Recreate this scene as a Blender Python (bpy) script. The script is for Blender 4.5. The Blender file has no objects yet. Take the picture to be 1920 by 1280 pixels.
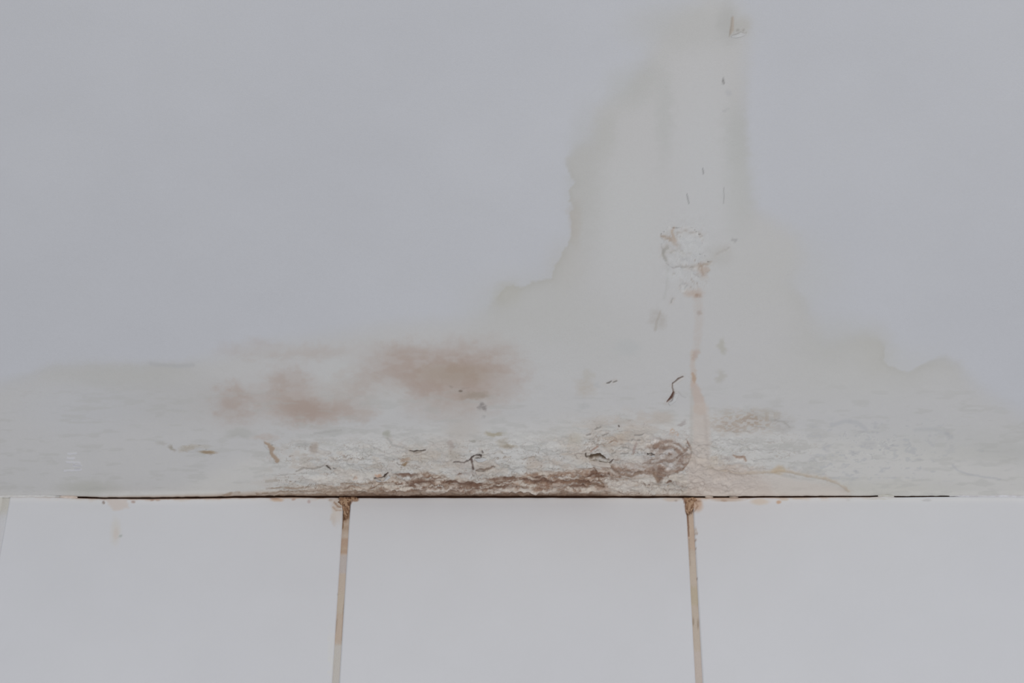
import bpy, math, random
import numpy as np
from mathutils import Euler, Vector

# ------------------------------------------------------------------ camera, world, lights, exposure
SC = bpy.context.scene
COL = SC.collection
FPX = 4250.0
CAM = np.array([0.013164686, -1.624735034, 1.343455993])
PITCH, YAW, ROLL = 0.686137270, 0.011933800, 0.006936305
cd = bpy.data.cameras.new('camera'); cam = bpy.data.objects.new('camera', cd); COL.objects.link(cam)
cd.sensor_width = 36.0; cd.lens = FPX * 36.0 / 1920.0; cd.clip_start = 0.05; cd.clip_end = 50
cam.location = CAM.tolist()

def _rx(a): c, s = math.cos(a), math.sin(a); return np.array([[1, 0, 0], [0, c, -s], [0, s, c]])
def _rz(a): c, s = math.cos(a), math.sin(a); return np.array([[c, -s, 0], [s, c, 0], [0, 0, 1]])
RM = _rz(YAW) @ _rx(math.pi / 2 + PITCH) @ _rz(ROLL)
from mathutils import Matrix
cam.rotation_euler = Matrix(RM.tolist()).to_euler('XYZ')
SC.camera = cam

w = bpy.data.worlds.new('room_light'); SC.world = w; w.use_nodes = True
w.node_tree.nodes['Background'].inputs[0].default_value = (0.985, 0.99, 1.0, 1)
w.node_tree.nodes['Background'].inputs[1].default_value = 0.385

def area(name, loc, target, size, power, col):
    l = bpy.data.lights.new(name, 'AREA'); l.shape = 'RECTANGLE'; l.size = size[0]; l.size_y = size[1]
    l.energy = power; l.color = col
    o = bpy.data.objects.new(name, l); COL.objects.link(o); o.location = loc
    o.rotation_euler = (Vector(target) - Vector(loc)).to_track_quat('-Z', 'Y').to_euler()
    return o
area('added_area_light', (0.5, -2.6, 1.15), (0.05, 0.0, 2.45), (1.5, 1.1), 20.4, (0.995, 0.993, 0.99))  # soft light added behind the camera to graze the ceiling relief

SC.view_settings.view_transform = 'Standard'; SC.view_settings.look = 'None'
SC.view_settings.gamma = 1.0; SC.view_settings.exposure = 0.0
SC.view_settings.use_curve_mapping = False

ZC = 2.5            # ceiling height
LK = 0.55           # brightness of white under the room's light: albedo = seen colour / LK

# ------------------------------------------------------------------ mapping helpers
def project(P):
    v = (P - CAM) @ RM
    return 960 + FPX * v[..., 0] / -v[..., 2], 640 - FPX * v[..., 1] / -v[..., 2]

def ray(x, y):
    return RM @ np.array([(x - 960) / FPX, (640 - y) / FPX, -1.0])

def on_ceiling(x, y, drop=0.0):
    d = ray(x, y); t = (ZC - drop - CAM[2]) / d[2]; return CAM + d * t

def on_wall(x, y, out=0.0):
    d = ray(x, y); t = (-out - CAM[1]) / d[1]; return CAM + d * t

def lin(c):
    c = np.asarray(c, float) / 255.0
    return np.where(c <= 0.04045, c / 12.92, ((c + 0.055) / 1.055) ** 2.4)

# ------------------------------------------------------------------ noise
_rs = np.random.RandomState(7)
_T = _rs.rand(8, 256, 256)

def vnoise(x, y, k=0):
    xi = np.floor(x).astype(int); yi = np.floor(y).astype(int)
    fx = x - xi; fy = y - yi
    fx = fx * fx * fx * (fx * (fx * 6 - 15) + 10); fy = fy * fy * fy * (fy * (fy * 6 - 15) + 10)
    T = _T[k % 8]; x0 = xi & 255; x1 = (xi + 1) & 255; y0 = yi & 255; y1 = (yi + 1) & 255
    a = T[y0, x0] * (1 - fx) + T[y0, x1] * fx
    b = T[y1, x0] * (1 - fx) + T[y1, x1] * fx
    return a * (1 - fy) + b * fy

def fbm(x, y, octv=4, k=0, g=0.5):
    s = 0; a = 1; n = 0
    for i in range(octv):
        s = s + a * vnoise(x * 2 ** i + 17.3 * i + 3.1 * k, y * 2 ** i + 9.7 * i + 5.9 * k, k + i); n += a; a *= g
    return s / n            # 0..1, mean .5

def ss(a, b, x):
    t = np.clip((x - a) / (b - a), 0, 1); return t * t * (3 - 2 * t)

# ------------------------------------------------------------------ painter: stains, dirt and relief with their own outlines
class Field:
    def __init__(s, X, Y, base):
        s.X, s.Y = X, Y
        s.halo = 0; s.halo_col = (160, 148, 138)
        s.C = np.empty(X.shape + (3,)); s.C[:] = base
        s.H = np.zeros(X.shape)                  # relief in mm, positive = stands out into the room
        s.wx = (fbm(X / 14, Y / 9, 3, 1) - .5); s.wy = (fbm(X / 14, Y / 9, 3, 2) - .5)
        s.fx = (fbm(X / 4, Y / 3, 2, 3) - .5); s.fy = (fbm(X / 4, Y / 3, 2, 4) - .5)
    def win(s, x0, y0, x1, y1):
        m = (s.X > x0) & (s.X < x1) & (s.Y > y0) & (s.Y < y1)
        r = np.where(m.any(1))[0]; c = np.where(m.any(0))[0]
        if len(r) == 0 or len(c) == 0: return None
        return slice(r[0], r[-1] + 1), slice(c[0], c[-1] + 1)
    def put(s, W, col, m):
        m = np.clip(m, 0, 1)[..., None]; s.C[W] = s.C[W] * (1 - m) + np.array(col, float) * m
    def xy(s, W, warp=1.0, fine=1.0):
        return (s.X[W] + s.wx[W] * 14 * warp + s.fx[W] * 4 * fine, s.Y[W] + s.wy[W] * 9 * warp + s.fy[W] * 3 * fine)
    def blob(s, cx, cy, rx, ry, col, a=1.0, rot=0, soft=1.0, warp=1.0, h=0.0, grain=0.0, cloud=0.0):
        R = max(rx, ry) * (1.6 + soft) + 16
        W = s.win(cx - R, cy - R, cx + R, cy + R)
        if W is None: return
        x, y = s.xy(W, warp, warp); x = x - cx; y = y - cy
        c, n = math.cos(rot), math.sin(rot)
        d = np.sqrt(((x * c + y * n) / rx) ** 2 + ((-x * n + y * c) / ry) ** 2)
        m = 1 - ss(1 - .5 * soft, 1 + .9 * soft, d)
        if h: s.H[W] += h * m
        if cloud: m = m * (1 - cloud + cloud * ss(.34, .62, fbm(s.X[W] / 30, s.Y[W] / 17, 4, 6)) * 1.15)
        if grain:
            g = fbm(s.X[W] / 7, s.Y[W] / 3.4, 4, 5); m = m * (1 - grain + grain * ss(.42, .6, g))
        s.put(W, col, m * a)
    def dist(s, W, pts, warp, fine):
        x, y = s.xy(W, warp, fine); best = np.full(x.shape, 1e9); rad = np.zeros(x.shape)
        for (x0, y0, r0), (x1, y1, r1) in zip(pts[:-1], pts[1:]):
            dx, dy = x1 - x0, y1 - y0; L = dx * dx + dy * dy + 1e-9
            t = np.clip(((x - x0) * dx + (y - y0) * dy) / L, 0, 1)
            d = np.hypot(x - x0 - t * dx, y - y0 - t * dy); r = r0 + t * (r1 - r0)
            k = d - r < best; best = np.where(k, d - r, best)
        return best
    def line(s, pts, r, col, a=1.0, soft=1.2, warp=0.25, fine=.5, h=0.0, grain=0.0, halo=None):
        if halo is None: halo = s.halo
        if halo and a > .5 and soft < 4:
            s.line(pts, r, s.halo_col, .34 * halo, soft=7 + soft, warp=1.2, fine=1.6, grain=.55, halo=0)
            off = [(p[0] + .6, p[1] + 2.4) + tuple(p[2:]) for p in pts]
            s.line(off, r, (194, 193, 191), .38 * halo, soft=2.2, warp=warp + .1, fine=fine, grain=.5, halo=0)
        pts = [(p[0], p[1], p[2] if len(p) > 2 else r) for p in pts]
        xs = [p[0] for p in pts]; ys = [p[1] for p in pts]; R = max(p[2] for p in pts) + soft + 14
        W = s.win(min(xs) - R, min(ys) - R, max(xs) + R, max(ys) + R)
        if W is None: return
        d = s.dist(W, pts, warp, fine)
        m = 1 - ss(-soft * .4, soft, d)
        if h: s.H[W] += h * m
        if grain:
            g = fbm(s.X[W] / 6, s.Y[W] / 3.2, 4, 6); m = m * (1 - grain + grain * ss(.4, .58, g))
        s.put(W, col, m * a)
    def poly(s, pts, warp=0.5, fine=.6, pad=60):
        """signed distance in px to an outline, positive inside"""
        xs = [p[0] for p in pts]; ys = [p[1] for p in pts]
        W = s.win(min(xs) - pad, min(ys) - pad, max(xs) + pad, max(ys) + pad)
        if W is None: return None, None
        x, y = s.xy(W, warp, fine); best = np.full(x.shape, 1e9); ins = np.zeros(x.shape, bool)
        q = pts + [pts[0]]
        for (x0, y0), (x1, y1) in zip(q[:-1], q[1:]):
            dx, dy = x1 - x0, y1 - y0
            t = np.clip(((x - x0) * dx + (y - y0) * dy) / (dx * dx + dy * dy + 1e-9), 0, 1)
            best = np.minimum(best, np.hypot(x - x0 - t * dx, y - y0 - t * dy))
            if y0 != y1:
                k = ((y0 > y) != (y1 > y)) & (x < (x1 - x0) * (y - y0) / (y1 - y0) + x0); ins ^= k
        return W, np.where(ins, best, -best)
    def fill(s, pts, col, a=1.0, soft=1.5, warp=.5, fine=.6, h=0.0, grain=0.0):
        W, d = s.poly(pts, warp, fine, soft + 16)
        if W is None: return
        m = ss(-soft, soft, d)
        if h: s.H[W] += h * m
        if grain:
            g = fbm(s.X[W] / 6, s.Y[W] / 3.2, 4, 6); m = m * (1 - grain + grain * ss(.4, .58, g))
        s.put(W, col, m * a)

# corner line: where the ceiling's ragged edge and the tile tops run, in photo rows
LX = [-3000, 0, 60, 110, 150, 200, 300, 400, 470, 520, 640, 900, 1280, 1400, 1550, 1630, 1652, 1663, 1680, 1790, 1895, 1920, 5000]
LY = [929.5, 929.5, 929, 930, 931.5, 933, 933, 931.7, 930.7, 930, 931, 930.8, 931, 930.8, 930, 929.8, 928.6, 928.4, 930.2, 929.3, 929.4, 930.6, 930.6]
LH = [.5, .5, .5, .6, .8, .8, .8, .9, 1.2, 1.2, 1.2, 1.2, 1.1, .9, .7, .6, .8, .8, .45, .3, .3, .35, .35]
PXMM = 1.742
def edge_top(x): return np.maximum(0, (np.interp(x, LX, LY) + .35 * (vnoise(x / 9, x * 0, 1) - .5) * 2 - np.interp(x, LX, LH) - 927.5) / PXMM)
def tile_top(x): return (np.interp(x, LX, LY) + np.interp(x, LX, LH) * (.35 + .7 * vnoise(x / 23, x * 0, 3)) - 927.5) / PXMM

# ------------------------------------------------------------------ ceiling paint
BASE = (172, 173.5, 178)
OUT = [(-80, 760), (-40, 735), (20, 718), (55, 708), (90, 692), (140, 687), (200, 685), (262, 690), (290, 684), (345, 684), (400, 672), (470, 652),
       (560, 640), (640, 628), (720, 612), (800, 606), (880, 603), (912, 592), (925, 573), (938, 550), (948, 538), (962, 534), (975, 539), (984, 536), (1000, 528), (1034, 521),
       (1042, 495), (1056, 470), (1070, 448), (1072, 420), (1069, 400), (1079, 390), (1068, 378), (1067, 355), (1080, 341), (1066, 322), (1066, 300),
       (1078, 284), (1100, 274), (1116, 255), (1120, 232), (1124, 205), (1150, 188), (1176, 172), (1200, 148), (1216, 132), (1222, 96), (1250, 55), (1290, 20), (1340, -10),
       (1378, 8), (1392, 40), (1398, 90), (1396, 160), (1392, 220), (1396, 300), (1400, 372), (1418, 398), (1452, 414), (1492, 445),
       (1502, 480), (1478, 528), (1505, 562), (1528, 610), (1545, 645), (1572, 640), (1590, 634), (1616, 631), (1642, 636), (1658, 650), (1656, 676), (1668, 686),
       (1704, 699), (1722, 688), (1748, 676), (1772, 673), (1795, 684), (1812, 708), (1850, 745), (1935, 790), (2060, 830), (2060, 985), (-80, 985)]

def paint_ceiling(X, Y):
    F = Field(X, Y, BASE)
    # large quiet unevenness of the paint
    g = fbm(X / 330, Y / 240, 3, 2) - .5
    F.C += g[..., None] * np.array([4.5, 4.5, 4.0])
    F.C += (fbm(X / 90, Y / 60, 3, 5) - .5)[..., None] * np.array([2.0, 2.0, 2.4])
    # the damp stain and its tide line
    W, d = F.poly(OUT, .55, .5, 90)
    x, y = X[W], Y[W]
    sharp = np.clip(np.exp(-((x - 1050) / 75) ** 2 - ((y - 420) / 140) ** 2) * 1.5 + np.exp(-((x - 970) / 70) ** 2 - ((y - 545) / 40) ** 2) * 1.3
             + np.exp(-((x - 1680) / 120) ** 2 - ((y - 675) / 55) ** 2) * 1.1 + np.exp(-((x - 1400) / 40) ** 2 - ((y - 290) / 160) ** 2) * .45
             + np.exp(-((x - 130) / 140) ** 2 - ((y - 695) / 30) ** 2) * .45 + np.exp(-((x - 315) / 60) ** 2 - ((y - 685) / 20) ** 2) * .6
             + np.exp(-((x - 1200) / 60) ** 2 - ((y - 160) / 60) ** 2) * .45 + np.exp(-((x - 1495) / 30) ** 2 - ((y - 560) / 50) ** 2) * .5, 0, 1)
    inn = ss(-2 - 26 * (1 - sharp), 2.5 + 26 * (1 - sharp), d)
    F.put(W, (174.5, 173.8, 173.2), inn * .9)
    rim = inn * np.exp(-np.maximum(d, 0) / (13 + 26 * (1 - sharp)))
    F.put(W, (160, 159, 155), rim * (.14 + .72 * sharp) * (.75 + .5 * fbm(x / 40, y / 40, 3, 4)))
    rim2 = inn * np.exp(-np.maximum(d, 0) / 2.2)
    F.put(W, (152, 150, 145), rim2 * .36 * sharp)
    inside = np.zeros(X.shape); inside[W] = inn
    # warm edge where the stain is oldest
    F.blob(1080, 418, 10, 30, (164, 156, 147), .4, soft=1.2)
    F.blob(952, 552, 20, 18, (160, 157, 145), .45, soft=1.2)
    F.blob(1100, 350, 24, 95, (164, 164, 161), .5, soft=1.4)
    F.blob(1060, 500, 26, 34, (166, 164, 159), .4, soft=1.4)
    # soft darker and lighter bands inside the stain
    for a in [(1378, 262, 17, 44, (164, 165, 163), .75), (1385, 360, 22, 60, (168, 169, 167), .6), (1246, 215, 12, 70, (165, 166, 164), .5),
              (1180, 165, 34, 28, (166, 167, 165), .5), (1290, 50, 80, 34, (167, 167, 165), .6), (1136, 250, 16, 34, (166, 166, 163), .55),
              (1210, 140, 20, 26, (166, 166, 164), .45), (1318, 330, 40, 130, (176, 177, 178), .55), (1180, 420, 46, 90, (176, 177, 176), .55),
              (1440, 520, 90, 60, (172, 172, 170), .5), (1600, 700, 120, 40, (173, 173, 170), .5), (1560, 640, 60, 34, (168, 168, 165), .5),
              (1640, 655, 26, 34, (169, 168, 163), .4), (310, 750, 120, 34, (166, 165.5, 165), .6), (150, 760, 90, 40, (172, 173, 176), .5), (230, 705, 90, 16, (166, 166, 163), .55),
              (1790, 830, 160, 22, (171, 171, 168), .5), (1880, 850, 80, 14, (165, 165, 162), .4), (1630, 915, 110, 12, (170, 169, 163), .45),
              (165, 914, 40, 10, (160, 160, 154), .6), (1000, 580, 90, 50, (168, 168, 165), .5), (1060, 640, 120, 50, (171, 171, 169), .5),
              (1010, 690, 60, 40, (174, 174, 174), .5), (1700, 780, 120, 40, (174, 174, 174), .5)]:
        F.blob(a[0], a[1], a[2], a[3], a[4], a[5], soft=1.3, warp=1.2)
    # pale damp plaster towards the corner
    prof = np.interp(X, [150, 330, 480, 620, 900, 1150, 1330, 1500, 1750, 1950], [930, 905, 842, 806, 792, 775, 768, 806, 830, 860])
    low = ss(-18, 40, Y - prof) * ss(140, 420, X)
    F.C += low[..., None] * np.array([6.5, 6.0, 4.2]) * (.75 + .5 * fbm(X / 50, Y / 18, 3, 6))[..., None]
    F.put(np.s_[:], (180, 179, 176), low * ss(.5, .62, fbm(X / 38, Y / 13, 4, 1)) * .28)
    F.blob(860, 745, 60, 34, (164, 156, 150), .5, soft=1.3, warp=2)
    for a in [(1075, 868, 60, 12, .5), (1100, 835, 60, 22, .34), (1160, 812, 60, 26, .36), (1200, 800, 60, 18, .26), (850, 850, 50, 26, .3), (770, 858, 44, 18, .25), (880, 876, 70, 9, .4), (1010, 872, 60, 8, .4), (700, 880, 60, 8, .25), (560, 905, 60, 7, .3)]:
        F.blob(a[0], a[1], a[2], a[3], (166, 155, 145), a[4], soft=1.3, warp=2, cloud=.8)
    # rusty brown clouds
    BR = (156, 141, 132)
    for a in [(440, 754, 30, 24, .62), (452, 760, 60, 34, .22), (542, 722, 34, 24, .55), (575, 762, 44, 26, .72), (610, 770, 34, 20, .42), (560, 745, 60, 30, .3),
              (655, 742, 44, 26, .62), (678, 772, 22, 14, .5), (675, 716, 40, 20, .5), (745, 700, 50, 30, .42), (805, 697, 74, 28, .72), (850, 712, 62, 26, .7),
              (830, 745, 70, 26, .34), (905, 700, 60, 34, .5), (940, 720, 36, 26, .3), (890, 665, 60, 26, .4), (770, 660, 40, 18, .35), (720, 665, 50, 20, .25),
              (598, 662, 34, 12, .3), (538, 668, 20, 8, .22), (480, 655, 50, 14, .22), (880, 742, 20, 6, .35)]:
        F.blob(a[0], a[1], a[2], a[3], BR, a[4] * .86, soft=1.15, warp=2.2, cloud=.38)
    F.blob(850, 700, 50, 14, (148, 135, 120), .4, soft=1.2)
    F.blob(576, 768, 30, 14, (152, 136, 127), .4, soft=1.2)
    for (bx, by, br) in [(640, 700, 22), (712, 742, 26), (622, 735, 18)]: F.blob(bx, by, br * 1.6, br, (175, 176, 175), .5, soft=1.2, warp=1.4)
    # faint grey streaks all over the damp band
    band = ss(770, 850, Y) * ss(430, 560, X) * (1 - ss(1480, 1640, X))
    st = fbm(X / 26 + F.wx * 2, Y / 5.5 + F.wy * 2, 4, 3)
    F.put(np.s_[:], (158, 157, 153), band * ss(.54, .70, st) * .5)
    st2 = fbm(X / 40, Y / 9, 4, 7); mid = ss(700, 760, Y) * inside
    F.put(np.s_[:], (162, 162, 159), mid * ss(.56, .72, st2) * .35)
    rb = ss(775, 800, Y) * (1 - ss(880, 920, Y)) * ss(1480, 1560, X) * (1 - ss(1720, 1850, X))
    F.put(np.s_[:], (160, 161, 163), rb * ss(.62, .74, fbm(X / 12, Y / 6, 4, 2)) * .5)
    # peeling relief: terraced flakes
    den = np.clip(ss(800, 870, Y) * ss(500, 640, X) * (1 - ss(1330, 1480, X)) + .8 * np.exp(-((X - 1180) / 120) ** 2 - ((Y - 840) / 45) ** 2)
                  + .55 * np.exp(-((X - 1287) / 40) ** 2 - ((Y - 480) / 62) ** 2) + .3 * np.exp(-((X - 1390) / 90) ** 2 - ((Y - 850) / 70) ** 2), 0, 1)
    n = fbm(X / 34 + F.wx * 1.6, Y / 15 + F.wy * 1.6, 4, 0) * 7
    ter = np.floor(n) + ss(.72, 1.0, n - np.floor(n))
    F.H += den * (ter - 3) * .7
    F.H += den * (fbm(X / 9, Y / 5, 3, 4) - .5) * 1.1
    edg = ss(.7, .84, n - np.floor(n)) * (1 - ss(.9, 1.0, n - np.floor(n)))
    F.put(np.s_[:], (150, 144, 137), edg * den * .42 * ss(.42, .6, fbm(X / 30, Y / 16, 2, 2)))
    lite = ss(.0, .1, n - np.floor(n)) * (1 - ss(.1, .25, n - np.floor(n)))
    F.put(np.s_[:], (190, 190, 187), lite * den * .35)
    F.H += inside * (fbm(X / 60, Y / 35, 3, 6) - .5) * .9 * ss(500, 800, Y)
    # hairline cracks and dirt along the edges of the flaking coats
    def crackle(kx, ky, k, w_, reg, dens, col, a, relief=0.0):
        q = fbm(X / kx + F.wx * 1.2, Y / ky + F.wy * 1.2, 4, k)
        gate = ss(dens, dens + .07, fbm(X / (kx * 1.3), Y / (ky * 1.6), 3, k + 3))
        l = (1 - ss(w_ * .35, w_, np.abs(q - .5))) * gate * reg
        F.put(np.s_[:], col, l * a)
        hl = (1 - ss(w_ * .5, w_ * 1.6, np.abs(q - .5 - w_ * 1.6))) * gate * reg  # highlight on the white paint edge, painted beside each crack
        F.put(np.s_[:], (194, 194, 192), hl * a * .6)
        F.H -= l * relief
    ldn = np.clip(ss(810, 860, Y) * ss(470, 560, X) * (1 - ss(1300, 1420, X)) + .9 * np.exp(-((X - 1180) / 110) ** 2 - ((Y - 835) / 45) ** 2), 0, 1)
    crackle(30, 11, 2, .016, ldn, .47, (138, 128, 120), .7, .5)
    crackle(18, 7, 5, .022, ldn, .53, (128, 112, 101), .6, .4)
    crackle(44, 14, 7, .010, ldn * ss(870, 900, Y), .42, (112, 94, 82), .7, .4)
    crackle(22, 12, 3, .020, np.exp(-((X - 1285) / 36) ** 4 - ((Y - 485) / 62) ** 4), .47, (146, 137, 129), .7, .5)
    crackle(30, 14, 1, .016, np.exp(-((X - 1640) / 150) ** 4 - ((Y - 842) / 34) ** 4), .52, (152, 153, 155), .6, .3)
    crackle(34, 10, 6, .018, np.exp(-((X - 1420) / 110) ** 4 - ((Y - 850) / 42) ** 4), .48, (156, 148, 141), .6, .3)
    F.put(np.s_[:], (170, 160, 150), ldn * ss(.54, .68, fbm(X / 26, Y / 12, 4, 7)) * .38)
    # the wide crusted brown band above the middle tile
    top = np.interp(X, [110, 300, 420, 480, 600, 660, 700, 740, 800, 850, 900, 960, 1040, 1100, 1150, 1200, 1262, 1300, 1345, 1500, 1700],
                       [931, 929, 925, 919, 910, 905, 897, 889, 887, 894, 896, 890, 884, 880, 876, 874, 876, 888, 918, 927, 929])
    wv = (fbm(X / 30, Y / 14, 4, 5) - .5) * 17 * ss(440, 700, X) * (1 - ss(1260, 1330, X))
    crust = ss(-2.5, 7, Y - top - wv)
    rside = 1 - ss(1100, 1230, X)          # past here the band is paler
    F.put(np.s_[:], (164, 152, 141), crust * (.72 * rside + .35 * (1 - rside)) * ss(430, 640, X))
    F.put(np.s_[:], (172, 163, 153), crust * .5 * (1 - ss(430, 640, X)))
    s1 = fbm(X / 17 + F.wx * 2.4, Y / 4.2 + F.wy * 2.4, 4, 1)
    F.put(np.s_[:], (134, 113, 98), crust * ss(.50, .64, s1) * .75 * ss(480, 700, X) * (rside * .75 + .25))
    s3 = fbm(X / 10, Y / 3.2, 3, 6)
    core = crust * ss(640, 760, X) * (1 - ss(1130, 1200, X)) * ss(0, 8, Y - top - wv) * (1 - ss(913, 921, Y))
    F.put(np.s_[:], (104, 80, 67), core * ss(.57, .70, s3) * .7)
    s4 = fbm(X / 5.5, Y / 2.4, 3, 3)
    F.put(np.s_[:], (112, 88, 75), crust * ss(560, 700, X) * (1 - ss(1150, 1240, X)) * ss(.56, .68, s4) * .55)
    F.put(np.s_[:], (192, 183, 174), core * (1 - ss(.30, .42, s4)) * .55)
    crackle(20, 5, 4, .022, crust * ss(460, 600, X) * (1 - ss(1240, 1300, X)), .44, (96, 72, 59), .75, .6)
    F.put(np.s_[:], (142, 117, 101), core * ss(930, 1000, X) * .5 * ss(.40, .56, s1))
    F.put(np.s_[:], (188, 181, 172), crust * ss(.60, .68, fbm(X / 22, Y / 5, 3, 7)) * .7 * (1 - ss(922, 927, Y)) * ss(440, 620, X))
    F.H += crust * (ss(.46, .62, s1) * .8 - .5 + (s3 - .5) * 1.3) * ss(440, 640, X)
    # pale chips left standing in the band
    for (cx, cy, rx, ry) in [(756, 922, 22, 3.2), (803, 916, 14, 3), (840, 914, 12, 3), (905, 921, 12, 2.4), (948, 916, 16, 3), (1055, 909, 17, 3.2), (985, 918, 20, 2.6),
                             (1010, 921, 26, 1.8), (1160, 905, 30, 6), (1222, 897, 26, 6), (1190, 915, 50, 5), (690, 893, 36, 6), (622, 898, 40, 6), (1240, 858, 16, 5), (1216, 836, 16, 9), (1188, 862, 18, 6), (888, 872, 8, 3)]:
        F.blob(cx, cy, rx, ry, (187, 182, 176), .62, soft=.9, warp=.5, h=.5)
    # darkest pits
    for (cx, cy, rx, ry) in [(787, 900, 11, 4), (808, 901, 8, 3), (873, 906, 15, 4.2), (846, 903, 13, 3), (895, 908, 9, 2.4), (860, 918, 12, 2), (938, 912, 14, 2.2), (926, 896, 10, 1.6),
                             (955, 895, 12, 1.8), (987, 899, 8, 2.4), (1015, 901, 16, 3), (1033, 904, 10, 2), (1008, 894, 8, 2), (1116, 886, 9, 3), (1126, 894, 9, 2.6), (1108, 889, 6, 2),
                             (1195, 884, 7, 2.6), (1171, 884, 13, 1.8), (1236, 894, 5, 7), (1252, 890, 2.2, 1.6), (1253, 902, 2.4, 2), (864, 890, 4, 1.6), (975, 921, 20, 1.3), (760, 890, 18, 2), (770, 908, 10, 1.6), (1060, 902, 14, 2), (1095, 900, 16, 1.8), (1086, 911, 20, 2)]:
        F.blob(cx, cy, rx, ry, (98, 74, 61), .78, soft=1.0, warp=.6, h=-.6)
    F.line([(735, 923), (760, 918), (800, 912), (850, 911), (905, 914), (960, 914), (1020, 911), (1070, 906)], 1.2, (112, 88, 74), .6, warp=.6, grain=.7)
    F.line([(1079, 903), (1105, 905), (1133, 912)], 1.3, (105, 84, 70), .8)
    F.line([(1120, 893, .8), (1128, 905, 1.2), (1133, 911, .6)], 1, (110, 88, 72), .7)
    F.line([(1040, 897), (1056, 903), (1080, 903), (1094, 894), (1106, 898)], 1.6, (126, 102, 86), .7, warp=.5)
    # brown film and painted corner shadow at the very foot of the ceiling
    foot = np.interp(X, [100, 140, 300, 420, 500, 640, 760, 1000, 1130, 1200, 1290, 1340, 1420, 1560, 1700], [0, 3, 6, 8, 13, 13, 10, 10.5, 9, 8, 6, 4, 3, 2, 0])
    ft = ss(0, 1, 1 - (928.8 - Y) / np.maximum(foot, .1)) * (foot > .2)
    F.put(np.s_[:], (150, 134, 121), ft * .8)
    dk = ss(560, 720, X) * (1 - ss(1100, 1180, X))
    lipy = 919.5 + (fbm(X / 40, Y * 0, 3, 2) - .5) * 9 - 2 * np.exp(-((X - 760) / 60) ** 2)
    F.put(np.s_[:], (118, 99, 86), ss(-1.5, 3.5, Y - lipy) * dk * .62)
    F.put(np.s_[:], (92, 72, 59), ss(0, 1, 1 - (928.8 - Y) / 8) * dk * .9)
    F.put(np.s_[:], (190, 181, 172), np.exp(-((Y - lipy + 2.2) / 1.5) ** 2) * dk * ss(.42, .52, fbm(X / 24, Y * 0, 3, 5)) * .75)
    F.H += np.exp(-((Y - lipy + 2.2) / 2.2) ** 2) * dk * .9
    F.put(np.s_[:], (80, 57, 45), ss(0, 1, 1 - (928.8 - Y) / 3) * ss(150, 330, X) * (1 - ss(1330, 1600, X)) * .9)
    F.H += ss(0, 1, 1 - (928.5 - Y) / 14) * .5 * ss(480, 640, X) * (1 - ss(1250, 1330, X)) * (1 + (fbm(X / 30, Y * 0, 2, 1) - .5))
    for k, (x0, y0, x1, y1) in enumerate([(480, 924, 660, 915), (500, 916, 560, 914), (560, 913, 610, 910), (600, 921, 760, 917), (520, 927, 700, 924), (416, 926, 450, 922), (640, 906, 700, 903)]):
        F.line([(x0, y0), ((x0 + x1) / 2, (y0 + y1) / 2 - 1), (x1, y1)], 1.1, (128, 108, 92), .6, warp=.35, grain=.6)
    F.halo = 1
    # swirl of mould over the right tile joint
    F.blob(1262, 850, 32, 26, (164, 154, 149), .45, soft=1.0, grain=.55)
    F.blob(1245, 868, 44, 12, (160, 149, 142), .45, soft=1.0, grain=.4)
    F.blob(1195, 878, 50, 7, (142, 123, 111), .66, soft=1.0, grain=.4)
    SW = (118, 94, 80)
    W = F.win(1130, 790, 1316, 920); sx = (X[W] - 1212 + F.wx[W] * 22) / 84; sy = (Y[W] - 854 + F.wy[W] * 14) / 34
    r_ = np.hypot(sx, sy); an = np.arctan2(sy, sx); st_ = fbm(an * 2.2 + 9, r_ * 6.5, 4, 2)
    mm = (1 - ss(.86, 1.06, r_)) * ss(1196, 1240, X[W]) + (1 - ss(.9, 1.08, r_)) * ss(.5, .8, r_) * (Y[W] > 856) * (1 - ss(1196, 1240, X[W])) * ss(1140, 1165, X[W])
    gm = .35 + .9 * ss(.4, .6, fbm(X[W] / 9, Y[W] / 6, 4, 3)); mm = mm * gm
    F.put(W, (143, 127, 118), mm * ss(.44, .56, st_) * .52); F.put(W, (187, 183, 181), mm * (1 - ss(.36, .46, st_)) * .6)
    F.put(W, (110, 88, 76), mm * ss(.58, .64, st_) * .62); F.H[W] += mm * (st_ - .5) * 3
    F.line([(1287, 822, .8), (1295, 834, 1.4), (1296, 848, 1.2), (1292, 863, 1.8), (1283, 876, 2.4), (1268, 884, 3), (1240, 886, 3.2), (1208, 883, 2.4), (1176, 880, 2.2), (1146, 876, 1.8)], 1, SW, .72, soft=1.8, warp=.6, fine=1, grain=.55, h=.4)
    F.line([(1289, 826, .5), (1296, 838, .9), (1296.5, 852, .8), (1291, 866, .9), (1281, 877, 1)], 1, (104, 78, 64), .8, soft=1.2, warp=.15)
    F.line([(1229, 833, 1), (1240, 828, 2), (1256, 826, 2.4), (1275, 832, 2), (1286, 846, 1.6), (1288, 858, 2)], 1, (130, 110, 98), .7, soft=2.4, grain=.5)
    F.line([(1205, 867, 1), (1229, 869, 1.8), (1246, 861, 1.5), (1270, 861, 2)], 1, (124, 106, 95), .7, soft=2, grain=.3)
    F.line([(1219, 855, 1.5), (1235, 843, 3), (1258, 835, 2)], 1, (138, 121, 111), .65, soft=2.4, grain=.4)
    F.line([(1268, 840, 2), (1280, 852, 4), (1275, 866, 3), (1284, 870, 2)], 1, (118, 96, 84), .7, soft=2.4, grain=.5)
    F.line([(1270, 857, 2), (1282, 844, 2), (1291, 838, 1)], 1, (112, 90, 78), .55, soft=1.8, grain=.4)
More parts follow.
